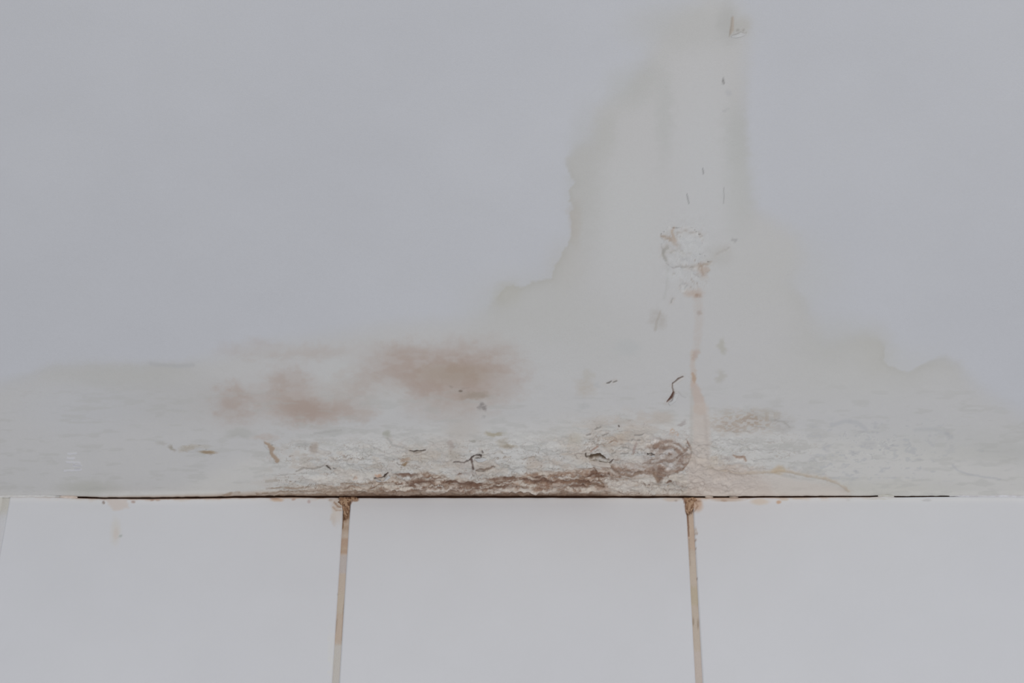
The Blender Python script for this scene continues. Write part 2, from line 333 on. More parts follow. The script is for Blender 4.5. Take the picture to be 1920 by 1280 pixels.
    F.line([(1146, 877, 1.6), (1160, 884, 1.5), (1182, 889, 1.4), (1200, 884, 2)], 1, (118, 98, 85), .75, soft=1.6, grain=.3)
    F.line([(1226, 886, 2), (1231, 894, 3), (1234, 902, 1)], 1, (128, 106, 90), .7, soft=1.6)
    for (cx, cy) in [(1262, 806), (1268, 813), (1258, 812)]:
        F.line([(cx - 4, cy), (cx, cy - 4), (cx + 4, cy), (cx, cy + 4), (cx - 4, cy)], .8, (168, 138, 116),   .5, warp=.9, grain=.5)
    F.blob(1277, 794, 5, 3.4, (146, 138, 136), .6)
    F.blob(1240, 783, 16, 9, (168, 160, 152), .6)
    F.blob(1158, 825, 22, 9, (170, 157, 144), .65, rot=-.4, soft=1); F.blob(1079, 823, 13, 8, (168, 162, 151), .6)
    F.blob(1090, 856, 20, 12, (176, 168, 158), .5)
    F.line([(1140, 832), (1150, 826), (1158, 830)], 1.2, (142, 122, 108), .6)
    F.line([(1188, 850), (1190, 838), (1193, 828)], 1.6, (140, 122, 116), .65, grain=.4)
    F.line([(1083, 860), (1078, 850), (1092, 848)], .7, (126, 114, 108), .5)
    F.line([(1108, 845), (1114, 841), (1121, 838)], 1.4, (142, 116, 104), .65)
    F.line([(1118, 834), (1128, 833), (1135, 838)], 1, (130, 112, 100), .5)
    for (x0, y0, x1, y1) in [(1165, 851, 1177, 849), (1168, 840, 1177, 841), (1148, 849, 1154, 848), (1186, 823, 1184, 825), (1194, 824, 1199, 823), (1115, 805, 1126, 801), (1100, 816, 1107, 814), (1130, 818, 1140, 812), (1190, 815, 1206, 813)]:
        F.line([(x0, y0), (x1, y1)], .9, (120, 116, 112), .6, warp=.2)
    F.line([(1214, 850.5, 1), (1219, 849, 1.3), (1226, 847.5, .8)], 1, (58, 50, 45), .9, warp=.05, fine=.15, h=-.8)
    F.line([(1160, 797, .9), (1161, 799, .8)], .8, (72, 62, 58), .9, warp=0, fine=0)
    # pinkish foot to the right of the joint and the ridge line that bounds it
    F.fill([(1292, 862), (1330, 866), (1380, 874), (1440, 886), (1500, 899), (1560, 908), (1592, 920), (1590, 940), (1292, 940)], (183, 176, 170), .75, soft=8)
    F.fill([(1290, 872), (1340, 872), (1395, 880), (1440, 905), (1450, 926), (1290, 926)], (178, 168, 161), .6, soft=9)
    F.line([(1296, 862), (1325, 872), (1350, 882), (1375, 886), (1410, 886), (1440, 885), (1460, 882), (1485, 885), (1515, 892), (1547, 897), (1572, 906), (1591, 919)], 1.5, (160, 147, 130), .6, soft=2.4, warp=.4, h=.5, grain=.25)
    F.blob(1461, 880, 11, 7, (172, 156, 134), .7, soft=1); F.blob(1400, 880, 30, 9, (168, 157, 149), .5, grain=.6)
    F.blob(1360, 880, 30, 14, (172, 160, 150), .5, grain=.5)
    F.blob(1325, 866, 26, 12, (176, 166, 154), .5, grain=.4)
    F.line([(1375, 853, 1), (1382, 857, 2), (1395, 857, 1.8), (1399, 864, 1)], 1, (140, 118, 104), .75, warp=.2)
    F.blob(1362, 857, 8, 3, (150, 142, 138), .5)
    F.line([(1412, 864), (1430, 860), (1450, 860)], 1, (152, 150, 148), .5)
    F.line([(1400, 843), (1440, 842), (1500, 845)], 1, (156, 154, 152), .45, warp=.5)
    F.blob(1395, 790, 56, 17, (160, 149, 138), .62, soft=1.1, grain=.75, h=.3); F.blob(1410, 786, 22, 8, (148, 133, 120), .5, grain=.7)
    F.blob(1366, 800, 20, 10, (160, 148, 138), .5, grain=.6); F.blob(1440, 778, 18, 8, (158, 152, 144), .5, grain=.5)
    F.blob(1470, 795, 16, 12, (160, 158, 156), .5, grain=.6)
    F.line([(1446, 786), (1470, 790), (1480, 800)], 1.2, (146, 144, 140), .4)
    # rusty run down the board seam
    F.line([(1298, 660, 3), (1300, 700, 4), (1301, 716, 3)], 3, (172, 160, 150), .5, soft=4)
    F.line([(1298, 700, 1.5), (1302, 710, 3), (1303, 717, 1.5)], 2, (160, 138, 120), .75, soft=2)
    F.line([(1301, 722, 5), (1309, 745, 8), (1313, 768, 9)], 5, (172, 158, 149), .75, soft=5)
    F.line([(1308, 768, 6), (1322, 775, 2)], 5, (160, 146, 134), .4, soft=4)
    F.line([(1313, 770, 13), (1315, 820, 14), (1312, 862, 16), (1305, 890, 14)], 5, (178, 169, 162), .7, soft=8)
    F.line([(1298, 730), (1296, 790), (1297, 850)], 1.5, (166, 162, 156), .5, soft=5)
    F.line([(1322, 780), (1326, 840), (1330, 866)], 1.5, (164, 156, 150), .4, soft=4)
    F.blob(1304, 664, 5, 8, (160, 140, 128), .5); F.blob(1354, 649, 5, 11, (156, 154, 144), .55); F.blob(1352, 706, 7, 10, (158, 155, 148), .5)
    F.line([(1307, 545, 6), (1311, 600, 6), (1306, 650, 5)], 5, (170, 163, 158), .5, soft=7, grain=.3)
    F.blob(1300, 549, 15, 6, (166, 152, 142), .65, soft=1); F.blob(1308, 554, 4, 2.5, (144, 122, 108), .7)
    F.blob(1313, 587, 3, 5, (152, 142, 136), .6)
    F.blob(1234, 598, 12, 14, (158, 154, 149), .6, soft=1, grain=.3); F.line([(1238, 585), (1231, 602), (1228, 620)], 2, (154, 149, 143), .5)
    F.line([(1260, 560), (1258, 566)], 1, (138, 138, 136), .6); F.blob(1176, 652, 20, 12, (166, 168, 168), .5)
    # peeling patch up the seam
    PT = (148, 134, 122)
    F.line([(1240, 442, 1.2), (1254, 446, 2.6), (1264, 452, 2.4), (1268, 458, 1)], 2, PT, .75, soft=2.6, warp=.4)
    F.line([(1262, 426, 1), (1260, 440, 2), (1266, 452, 2)], 2, (158, 142, 128), .65, soft=2.5, warp=.4)
    F.line([(1270, 436), (1285, 431), (1300, 436), (1310, 436), (1314, 443)], 1.2, (150, 144, 138), .6, soft=1.8)
    F.line([(1252, 463), (1244, 468), (1243, 478), (1250, 488)], 2, (144, 142, 136), .65, soft=2.4)
    F.line([(1258, 472), (1272, 466), (1285, 474), (1296, 470)], 1.2, (156, 154, 150), .6, soft=2)
    F.line([(1262, 500), (1276, 497), (1292, 501), (1304, 497)], 1.2, (142, 136, 130), .6, soft=1.8)
    F.line([(1250, 488), (1252, 520), (1246, 560)], 1.2, (164, 164, 162), .5, soft=4)
    F.blob(1318, 506, 8, 11, (162, 146, 134), .6, soft=1); F.line([(1310, 500), (1320, 495), (1332, 492)], 1.4, (146, 134, 122), .65, soft=2)
    F.line([(1314, 492), (1316, 505), (1318, 514)], 1.2, (150, 134, 122), .5, soft=2)
    F.line([(1343, 477), (1354, 471), (1366, 465)], 1.2, (150, 148, 144), .6, soft=1.8); F.blob(1377, 449, 3, 3, (148, 147, 146), .7)
    F.blob(1350, 480, 20, 16, (166, 165, 162), .5)
    F.line([(1275, 534), (1281, 529), (1287, 534), (1284, 542), (1276, 540)], .9, (146, 146, 146), .65, soft=1.8); F.blob(1281, 540, 4, 4, (188, 189, 189), .6)
    F.blob(1290, 460, 20, 20, (180, 181, 181), .6, grain=.3, h=.4); F.blob(1268, 512, 16, 20, (179, 180, 180), .5, grain=.3, h=.4)
    F.halo = 0
    # small marks on the upper plaster
    F.fill([(1356, 144), (1353, 155), (1359, 157)], (120, 119, 118), .85, soft=1.4, warp=0, fine=0)
    F.line([(1317, 314), (1319.5, 327)], .6, (120, 120, 120), .75, warp=0, fine=0)
    F.line([(1357, 352), (1357.5, 368), (1357, 380)], .5, (135, 135, 134), .55, warp=0, fine=0)
    F.line([(1288, 365), (1290, 374), (1292, 382)], .6, (122, 122, 122), .7, warp=0, fine=0)
    F.line([(1356, 209), (1364, 205), (1372, 206)], 1, (160, 161, 161), .6)
    F.blob(1368, 175, 6, 5, (160, 161, 163), .5)
    F.blob(1364, 44, 14, 26, (161, 161, 159), .7, soft=1.2); F.blob(1390, 48, 14, 12, (163, 161, 156), .55, soft=1.2)
    F.fill([(1371.5, 31), (1376, 32), (1376, 58), (1369, 66), (1367.5, 63)], (158, 149, 140), .85, soft=1.2, warp=0, fine=0)
    F.line([(1372, 32, .4), (1371, 48, .6), (1368, 66, 1)], .6, (138, 132, 124), .7, warp=0, fine=.1)
    F.line([(1376, 60, 1), (1382, 57, .7), (1388, 54.5, .6), (1394, 56, .6), (1399, 61, .5)], .6, (142, 139, 134), .8, warp=0, fine=.1)
    F.blob(1386, 62, 9, 3.6, (177, 176, 175), .5, warp=.1)
    F.halo = 1
    # marks left of centre and along the band
    F.line([(282, 681), (300, 684), (330, 686), (362, 684)], 2, (160, 161, 162), .6, soft=4, halo=0)
    F.blob(903, 763, 4.4, 7, (124, 119, 117), .8, rot=-.5, soft=.9, warp=.9, grain=.45); F.blob(904, 783, 3, 2, (150, 148, 146), .5)
    F.blob(864, 733, 3.6, 2, (110, 99, 90), .8, soft=.8, warp=.3); F.blob(890, 742, 21, 6, (146, 135, 124), .7, soft=1)
    F.blob(846, 725, 4, 2, (142, 132, 124), .6); F.blob(872, 727, 5, 2, (148, 136, 128), .5)
    F.blob(927, 814, 13, 3.4, (148, 140, 122), .75, soft=.9); F.blob(944, 830, 8, 6, (154, 147, 136), .6); F.blob(952, 836, 11, 2.6, (140, 130, 116), .65)
    F.blob(886, 826, 4, 2.4, (138, 136, 130), .7); F.blob(845, 835, 5, 8, (152, 142, 136), .6); F.blob(850, 853, 10, 8, (158, 150, 140), .5); F.blob(868, 805, 26, 14, (166, 160, 154), .45)
    F.blob(725, 812, 7, 6, (148, 148, 138), .65); F.line([(727, 822), (735, 834), (757, 838)], 1.6, (150, 149, 146), .6)
    F.blob(782, 856, 24, 10, (170, 161, 150), .7, soft=.8, grain=.35); F.blob(759, 868, 8, 2.4, (130, 108, 84), .8, soft=.8); F.blob(760, 860, 5, 2.6, (148, 124, 106), .6)
    F.line([(769, 844, .9), (776, 845.5, 1.2), (788, 844, 1), (798, 842, .5)], .9, (70, 62, 56), .85, warp=.1, fine=.35, h=-.6)
    F.line([(850, 867, .5), (871, 867, .8), (880, 862, 1.3), (885, 856, 1), (890, 853, .9), (902, 854.5, 1.4)], .9, (66, 56, 53), .88, warp=.1, fine=.35, h=-.8)
    F.line([(884, 861, 2.0), (885.5, 870, 1.2), (887, 880, 1.6)], 1, (86, 72, 66), .85, warp=.1, fine=.3, h=-.7)
    F.fill([(889, 862), (900, 860), (920, 872), (908, 879), (890, 880)], (164, 155, 147), .65, soft=2.5, grain=.3)
    F.line([(892, 881, .6), (909, 879.5, 1.1), (920, 876, 1), (928, 873.5, .6)], .8, (108, 92, 82), .8, warp=.1, fine=.35)
    F.blob(868, 872, 14, 5, (166, 158, 152), .5); F.blob(880, 888, 22, 5, (156, 146, 140), .5, grain=.5)
    F.line([(904, 844), (905.5, 847)], 1, (84, 78, 76), .8, warp=0, fine=0)
    F.line([(702, 895.5, .5), (712, 896, .6), (720, 895, 1.4), (727, 887.5, 1)], .8, (64, 52, 46), .9, warp=.05, fine=.25, h=-.7)
    F.blob(707, 893, 5, 2, (166, 130, 108), .75); F.blob(668, 894, 5, 2.6, (164, 146, 134), .8)
    F.line([(497, 829, 1), (505, 833, 2), (511, 840, 3.2), (507, 846, 2.4), (512, 854, 2.6), (519, 862, 3.4)], 2, (146, 126, 108), .78, soft=2, warp=.5, h=.3)
    F.blob(495, 820, 20, 5, (164, 152, 144), .5, grain=.3)
    F.blob(590, 840, 7, 8, (150, 138, 128), .65, soft=1.1); F.blob(575, 851, 6, 2, (158, 150, 142), .55); F.blob(567, 832, 9, 3, (156, 155, 152), .6)
    F.line([(555, 882), (570, 877), (585, 879), (606, 875)], 1, (132, 126, 120), .6); F.line([(525, 890), (540, 889)], 1, (150, 149, 146), .55); F.line([(498, 903), (520, 900)], 2, (152, 145, 136), .5)
    F.line([(612, 874, 1), (616, 877, 1.2), (620, 879, .6)], 1, (62, 56, 50), .85, warp=.05, fine=.1); F.line([(625, 876), (629, 878)], .7, (90, 84, 78), .7, warp=0)
    F.blob(322, 841, 6, 3.6, (140, 134, 124), .7, rot=.9); F.blob(352, 840, 14, 5, (158, 151, 140), .7, soft=1, rot=-.3, grain=.2)
    F.blob(302, 832, 8, 2, (156, 154, 149), .5); F.blob(390, 848, 13, 2.8, (138, 120, 98), .82, soft=.9, warp=.4); F.blob(378, 836, 14, 3, (162, 158, 150), .5)
    F.blob(447, 812, 20, 7, (158, 158, 154), .55); F.blob(620, 811, 17, 4, (156, 156, 153), .5); F.line([(590, 812), (640, 806)], 1.5, (152, 151, 148), .4)
    F.halo = 0
    for (x0, y0, x1, y1) in [(128, 850, 142, 850), (126, 858, 138, 860), (125, 866, 150, 867), (122, 882, 150, 881), (138, 873, 151, 873)]:
        F.line([(x0, y0), (x1, y1)], 1.5, (186, 186, 192), .6, warp=.3, h=.3)
    F.line([(137, 872), (151, 872.5)], .5, (150, 149, 156), .6, warp=0); F.line([(140, 879), (150, 879)], .5, (150, 149, 156), .6, warp=0)
    F.line([(1560, 796), (1585, 789), (1608, 792), (1625, 805)], 2.5, (162, 163, 165), .55, soft=4)
    F.line([(1715, 806), (1750, 803), (1775, 813), (1785, 820)], 2, (164, 165, 166), .45, soft=4)
    for (cx, cy, rx, ry) in [(1626, 819, 3, 2), (1614, 810, 7, 2.4), (1650, 843, 2.6, 2), (1658, 849, 2.8, 3), (1668, 841, 5, 2), (1680, 844, 4, 1.6), (1677, 834, 3, 1.6), (1779, 816, 5, 5), (1724, 860, 6, 2.6), (1605, 883, 3.4, 2), (1630, 835, 12, 5),
                             (1549, 838, 6, 6), (1719, 882, 4, 1.5), (1838, 844, 7, 2), (1562, 873, 2, 1), (1525, 863, 6, 2), (1490, 878, 3, 3), (1600, 848, 8, 3)]:
        F.blob(cx, cy, rx, ry, (150, 150, 153), .34, soft=1.1, warp=.8, grain=.4)
    F.line([(1786, 872), (1798, 882), (1813, 888), (1840, 893), (1876, 899)], 1, (160, 161, 164), .5, soft=2)
    F.halo = .7
    F.line([(1138, 718, .7), (1142, 717, 1.1), (1146, 714, .6)], .8, (92, 88, 84), .8, warp=0, fine=.1); F.line([(1150, 716, .6), (1156, 713.5, .9)], .8, (104, 100, 95), .75, warp=0, fine=.1)
    F.blob(1098, 727, 15, 12, (164, 158, 150), .6, soft=1.1, grain=.3); F.blob(1104, 704, 8, 9, (166, 163, 156), .5); F.blob(1122, 722, 5, 4, (164, 165, 165), .5); F.blob(1095, 759, 10, 4, (160, 161, 160), .4)
    F.line([(1281, 706, .6), (1272, 710, 1.2), (1261, 719, .7)], .8, (96, 84, 78), .85, warp=0, fine=.2, h=-.5)
    F.line([(1261, 719, .5), (1260.5, 726, .6), (1263, 735, .8)], .6, (92, 76, 66), .85, warp=0, fine=.2, h=-.5)
    F.line([(1263, 736, 1.2), (1259, 745, 2.4), (1254, 750, 1.2), (1251, 753, .6)], 1, (84, 60, 50), .9, warp=0, fine=.15, h=-1.0)
    F.line([(1272, 735), (1276, 742), (1286, 746)], .7, (156, 155, 154), .5)
    # the open hole under the lifted paint
    F.fill([(1101, 856.5), (1112, 853), (1125, 851.2), (1132, 855.5), (1136, 860), (1143, 864.2), (1135, 862.5), (1124, 859.8), (1114, 859.5), (1107, 862)], (84, 71, 58), .96, soft=.9, warp=0, fine=.12, h=-2.6)
    F.line([(1098, 849, .5), (1098.5, 855, 1.5), (1101, 857, .7)], 1, (76, 66, 58), .85, warp=0, fine=.1)
    F.line([(1139.5, 869.5, .9), (1145, 867, 1.4), (1150, 860.5, .6)], 1, (70, 56, 48), .9, warp=0, fine=.1, h=-.7)
    F.blob(1125, 868, 18, 4, (190, 186, 181), .6, soft=.8, warp=.3); F.line([(1112, 868), (1122, 870), (1134, 878)], 1.5, (150, 130, 118), .6, warp=.4)
    # the plaster's own grain
    F.C += ((fbm(X / 3.2, Y / 2.2, 2, 1) - .5) * (1.2 + 5 * den + 4 * crust))[..., None]
    F.crust = crust; F.inside = inside
    return F

# ------------------------------------------------------------------ materials
def paint_mat(name, rough, bump, scale, coat=0.0):
    m = bpy.data.materials.new(name); m.use_nodes = True; nt = m.node_tree; b = nt.nodes['Principled BSDF']
    a = nt.nodes.new('ShaderNodeAttribute'); a.attribute_name = 'paint'; nt.links.new(a.outputs['Color'], b.inputs['Base Color'])
    b.inputs['Roughness'].default_value = rough
    b.inputs['Specular IOR Level'].default_value = 0.25
    n = nt.nodes.new('ShaderNodeTexNoise'); tc = nt.nodes.new('ShaderNodeTexCoord'); nt.links.new(tc.outputs['Object'], n.inputs['Vector'])
    n.inputs['Scale'].default_value = scale; n.inputs['Detail'].default_value = 3
    bp = nt.nodes.new('ShaderNodeBump'); bp.inputs['Strength'].default_value = bump; bp.inputs['Distance'].default_value = 0.0005
    nt.links.new(n.outputs['Fac'], bp.inputs['Height']); nt.links.new(bp.outputs['Normal'], b.inputs['Normal'])
    return m

def flat_mat(name, rgb, rough=.85):
    m = bpy.data.materials.new(name); m.use_nodes = True; nt = m.node_tree; b = nt.nodes['Principled BSDF']
    c = lin(rgb) / LK
    n = nt.nodes.new('ShaderNodeTexNoise'); n.inputs['Scale'].default_value = 220; n.inputs['Detail'].default_value = 4
    tc = nt.nodes.new('ShaderNodeTexCoord'); nt.links.new(tc.outputs['Object'], n.inputs['Vector'])
    r = nt.nodes.new('ShaderNodeValToRGB'); r.color_ramp.elements[0].position = .3; r.color_ramp.elements[1].position = .7
    r.color_ramp.elements[0].color = (*(c * .9), 1); r.color_ramp.elements[1].color = (*np.minimum(c * 1.06, 1), 1)
    nt.links.new(n.outputs['Fac'], r.inputs['Fac']); nt.links.new(r.outputs['Color'], b.inputs['Base Color'])
    b.inputs['Roughness'].default_value = rough; b.inputs['Specular IOR Level'].default_value = .25
    return m

M_PLASTER = paint_mat('ceiling_paint', .9, .25, 900)
M_CRUST = paint_mat('mould_crust', .95, .6, 1400)
M_TILE = paint_mat('glazed_tile', .38, .03, 60)
M_GROUT = paint_mat('stained_grout', .9, .8, 1500)
M_BACK = flat_mat('old_adhesive', (92, 62, 47))
M_WALL = flat_mat('wall_plaster', (176, 176, 178))
M_FLAKE = flat_mat('loose_paint', (177, 177, 177))
M_FLAKE_TAN = flat_mat('stained_loose_paint', (178, 170, 162))

# ------------------------------------------------------------------ mesh helpers
def grid_faces(R, C, keep=None):
    i = np.arange(R * C).reshape(R, C)
    q = np.stack([i[:-1, :-1], i[:-1, 1:], i[1:, 1:], i[1:, :-1]], -1)
    if keep is not None: q = q[keep]
    return q.reshape(-1, 4)

def mesh_obj(name, V, Q, mat, rgb=None, parent=None, smooth=True, origin=None):
    V = np.asarray(V, float).reshape(-1, 3); Q = np.asarray(Q)
    used = np.unique(Q); mp = np.full(len(V), -1); mp[used] = np.arange(len(used)); V = V[used]; Q = mp[Q]
    if rgb is not None: rgb = rgb.reshape(-1, 3)[used]
    if origin is not None: V = V - np.asarray(origin)
    me = bpy.data.meshes.new(name)
    me.vertices.add(len(V)); me.vertices.foreach_set('co', V.astype(np.float32).ravel())
    k = Q.shape[1]; me.loops.add(Q.size); me.loops.foreach_set('vertex_index', Q.astype(np.int32).ravel())
    me.polygons.add(len(Q)); me.polygons.foreach_set('loop_start', (np.arange(len(Q)) * k).astype(np.int32))
    me.polygons.foreach_set('loop_total', np.full(len(Q), k, np.int32))
    me.polygons.foreach_set('use_smooth', np.full(len(Q), smooth))
    me.update(calc_edges=True); me.validate()
    if rgb is not None:
        at = me.color_attributes.new('paint', 'FLOAT_COLOR', 'POINT')
        c = np.ones((len(V), 4)); c[:, :3] = np.clip(lin(np.clip(rgb, 0, 255)) / LK, 0, .97)
        at.data.foreach_set('color', c.astype(np.float32).ravel())
    me.materials.append(mat)
    o = bpy.data.objects.new(name, me); COL.objects.link(o)
    if origin is not None: o.location = [float(t) for t in origin]
    if parent is not None:
        o.parent = parent; o.matrix_parent_inverse = parent.matrix_world.inverted() if False else Matrix.Translation(-Vector(parent.location))
    return o

def tag(o, label=None, cat=None, group=None, kind=None):
    for k, v in (('label', label), ('category', cat), ('group', group), ('kind', kind)):
        if v: o[k] = v
    return o

def box(name, lo, hi, mat, parent=None):
    x0, y0, z0 = lo; x1, y1, z1 = hi
    V = [(x0, y0, z0), (x1, y0, z0), (x1, y1, z0), (x0, y1, z0), (x0, y0, z1), (x1, y0, z1), (x1, y1, z1), (x0, y1, z1)]
    Q = [(0, 3, 2, 1), (4, 5, 6, 7), (0, 1, 5, 4), (1, 2, 6, 5), (2, 3, 7, 6), (3, 0, 4, 7)]
    return mesh_obj(name, V, np.array(Q), mat, parent=parent, smooth=False)

# ------------------------------------------------------------------ ceiling
xs = np.concatenate([np.linspace(-1.6, -.52, 14)[:-1], np.arange(-.52, .52, .00068), np.linspace(.521, 1.6, 14)])
ys = np.concatenate([[0.0], -np.arange(.0006, .20, .00088), -np.arange(.2012, .62, .0023), -np.linspace(.64, 2.4, 16)])
XX, YY = np.meshgrid(xs, ys)
PX, PY = project(np.stack([XX, YY, np.full_like(XX, ZC)], -1))
F = paint_ceiling(PX, PY)
fade = ss(.60, .52, np.abs(XX)) * 0 + (1 - ss(.50, .56, np.abs(XX))) * (1 - ss(.60, .70, -YY))
F.H *= fade
F.H *= ss(0, .004, -YY) * .75 + .25
drop = F.H * .001
drop += np.interp(XX[0], xs, xs)[None, :] * 0
ed = edge_top(PX[0]) * .001
drop = drop * (1 - np.exp(-(-YY) / .002)) + ed[None, :] * np.exp(-(-YY / .004) ** 2)
VC = np.stack([XX, YY, ZC - drop], -1)
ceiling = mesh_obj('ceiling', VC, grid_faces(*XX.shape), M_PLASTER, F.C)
tag(ceiling, 'white painted ceiling with a damp tide mark, brown stains and peeling paint', 'ceiling', kind='structure')

# the slab the ceiling paint sits on
slab = box('ceiling_board', (-1.6, -2.4, ZC + .004), (1.6, .06, ZC + .03), M_BACK, ceiling)

# ------------------------------------------------------------------ crusted mould patches, raised off the ceiling, each a thing of its own
def patch(name, outline, label, h=.9, soft=7, thr=.0, noise=.5, group=None, cat='mould patch'):
    W, d = F.poly(outline, 1.0, .8, 20)
    x, y = PX[W], PY[W]
    m = ss(0, soft, d + (fbm(x / 12, y / 7, 3, 3) - .5) * noise * 12)
    keep = (m[:-1, :-1] > 0) & (m[:-1, 1:] > 0) & (m[1:, 1:] > 0) & (m[1:, :-1] > 0)
    V = VC[W].copy(); lift = -.00008 + m * h * .001 * (.45 + .55 * fbm(x / 5, y / 3, 3, 2))
    V[..., 2] -= lift
    V[..., 1] = np.minimum(V[..., 1], -.0002)
    R_, C_ = m.shape
    c = V[keep.nonzero()[0].mean().astype(int), keep.nonzero()[1].mean().astype(int)]
    # back face against the ceiling closes the crust
    o = mesh_obj(name, V, grid_faces(R_, C_, keep), M_CRUST, F.C[W], origin=(c[0], c[1], ZC))
    return tag(o, label, cat, group)

patch('mould_crust', [(470, 921), (560, 910), (640, 905), (700, 895), (760, 886), (830, 890), (900, 893), (1000, 884), (1080, 880), (1138, 886), (1140, 905), (1130, 926), (900, 927), (700, 927), (480, 928)],
      'long dark brown crust of mould along the corner above the middle tile', h=1.3)
patch('mould_crust', [(1142, 872), (1200, 862), (1210, 838), (1235, 822), (1275, 818), (1298, 828), (1300, 858), (1290, 882), (1250, 900), (1238, 908), (1225, 898), (1150, 892)],
      'swirling brown ring of mould above the right tile joint', h=1.3)
patch('mould_crust', [(1352, 792), (1375, 776), (1420, 768), (1452, 774), (1470, 788), (1440, 800), (1400, 812), (1362, 812)],
      'faint mottled tan mould patch right of the ceiling seam', h=.7)
patch('mould_crust', [(1236, 436), (1262, 420), (1300, 424), (1320, 440), (1312, 470), (1336, 488), (1330, 518), (1308, 520), (1290, 502), (1262, 506), (1240, 490), (1238, 462)],
      'small peeling patch with brown flecks high on the ceiling seam', h=.8, cat='mould patch')
patch('mould_crust', [(490, 822), (512, 826), (520, 846), (530, 868), (512, 872), (500, 850)],
      'short ochre streak of mould on the ceiling above and left of the left tile joint', h=.7, soft=5)
patch('mould_crust', [(338, 836), (360, 830), (384, 836), (410, 846), (400, 856), (372, 852), (345, 850)],
      'leftmost ochre mould streak, alone on the pale ceiling', h=.6, soft=5)
patch('mould_crust', [(745, 852), (762, 846), (800, 846), (808, 862), (790, 870), (760, 876), (745, 870)],
      'beige mould spot left of the star-shaped crack', h=.7, soft=5)

# ------------------------------------------------------------------ loose flakes of paint
def flake(hinge, free, lift, label, mat, base=.0004, thick=.00035, seg=9, group=None):
    """curls from the hinge line down to a ragged free edge"""
    def samp(pl, n):
        P = np.array([on_ceiling(*p) for p in pl]); L = np.r_[0, np.cumsum(np.linalg.norm(np.diff(P, axis=0), axis=1))]
        t = np.linspace(0, L[-1], n); return np.stack([np.interp(t, L, P[:, k]) for k in range(3)], -1)
    n = 22; A = samp(hinge, n); B = samp(free, n); rr = np.random.RandomState(len(label))
    rag = 1 + (np.convolve(rr.rand(n + 4), np.ones(3) / 3, 'same')[:n] - .5) * .16
    T = np.linspace(0, 1, seg)[:, None, None]
    G = A[None] * (1 - T * rag[None, :, None]) + B[None] * T * rag[None, :, None]
    u = np.linspace(0, 1, n)[None, :]; prof = base * np.sin(np.pi * np.clip(u, .06, .94)) + lift * (T[..., 0] ** 2) * (.35 + .65 * np.sin(np.pi * np.clip(u, .04, .96)))
    G[..., 2] = ZC - .0002 - prof
    top = G.copy(); top[..., 2] += thick
    i = np.arange(seg * n).reshape(seg, n); Q = grid_faces(seg, n).tolist(); off = seg * n
    Q += [[a[3] + off, a[2] + off, a[1] + off, a[0] + off] for a in grid_faces(seg, n).tolist()]
    rim = list(i[0, :]) + list(i[1:, -1]) + list(i[-1, -2::-1]) + list(i[-2:0:-1, 0])
    for a, b in zip(rim, rim[1:] + rim[:1]): Q.append([b, a, a + off, b + off])
    V = np.concatenate([G.reshape(-1, 3), top.reshape(-1, 3)])
    o = mesh_obj('paint_flake', V, np.array(Q), mat, origin=A[n // 2])
    return tag(o, label, 'paint flake', group)

flake([(1400, 64), (1390, 68), (1380, 70), (1372, 70)], [(1399, 63), (1389, 59), (1383, 62), (1371, 67)], .0007, 'small lifted paint flake at the top end of the ceiling seam', M_FLAKE)
flake([(1104, 869), (1122, 874), (1146, 876)], [(1105, 862.5), (1120, 860.5), (1142, 866)], .0022, 'pale lip of lifted paint under the open dark hole', M_FLAKE_TAN)
flake([(894, 890), (912, 886), (930, 880)], [(891, 882.5), (909, 881), (927, 875.5)], .0014, 'long flake on the lower edge of the star-shaped crack', M_FLAKE_TAN)
flake([(896, 866), (905, 865), (914, 861)], [(889, 858.5), (895, 856), (905, 857)], .0016, 'curled flake on the upper right arm of the star-shaped crack', M_FLAKE)
flake([(706, 902), (720, 903), (732, 895)], [(704, 898), (719, 898.5), (728.5, 890)], .0014, 'paint flake hooked upwards right of the left tile joint', M_FLAKE)
flake([(1256, 760), (1266, 752), (1272, 740)], [(1253, 754.5), (1260, 748.5), (1265.5, 737)], .0014, 'narrow flake beside the zigzag crack left of the seam', M_FLAKE)
flake([(1216, 858), (1224, 857), (1231, 852)], [(1215, 853), (1221, 851.5), (1228, 849)], .0012, 'tiny white flake inside the swirling mould ring', M_FLAKE)
flake([(768, 851), (784, 852), (798, 848)], [(768, 847), (780, 847.5), (797, 844)], .001, 'thin flake above the beige mould spot', M_FLAKE_TAN)

# ------------------------------------------------------------------ tiled wall
GX = [-.45 + .3 * k for k in range(-4, 6)]      # joint centres
GW = .0056
wall = box('wall_back', (-1.6, .0115, .9), (1.6, .12, ZC + .004), M_WALL)
tag(wall, 'white tiled wall below the mouldy ceiling with stained joints', 'wall', kind='structure')
box('tile_adhesive', (-1.6, .0085, .95), (1.6, .0115, ZC - .0002), M_BACK, wall)

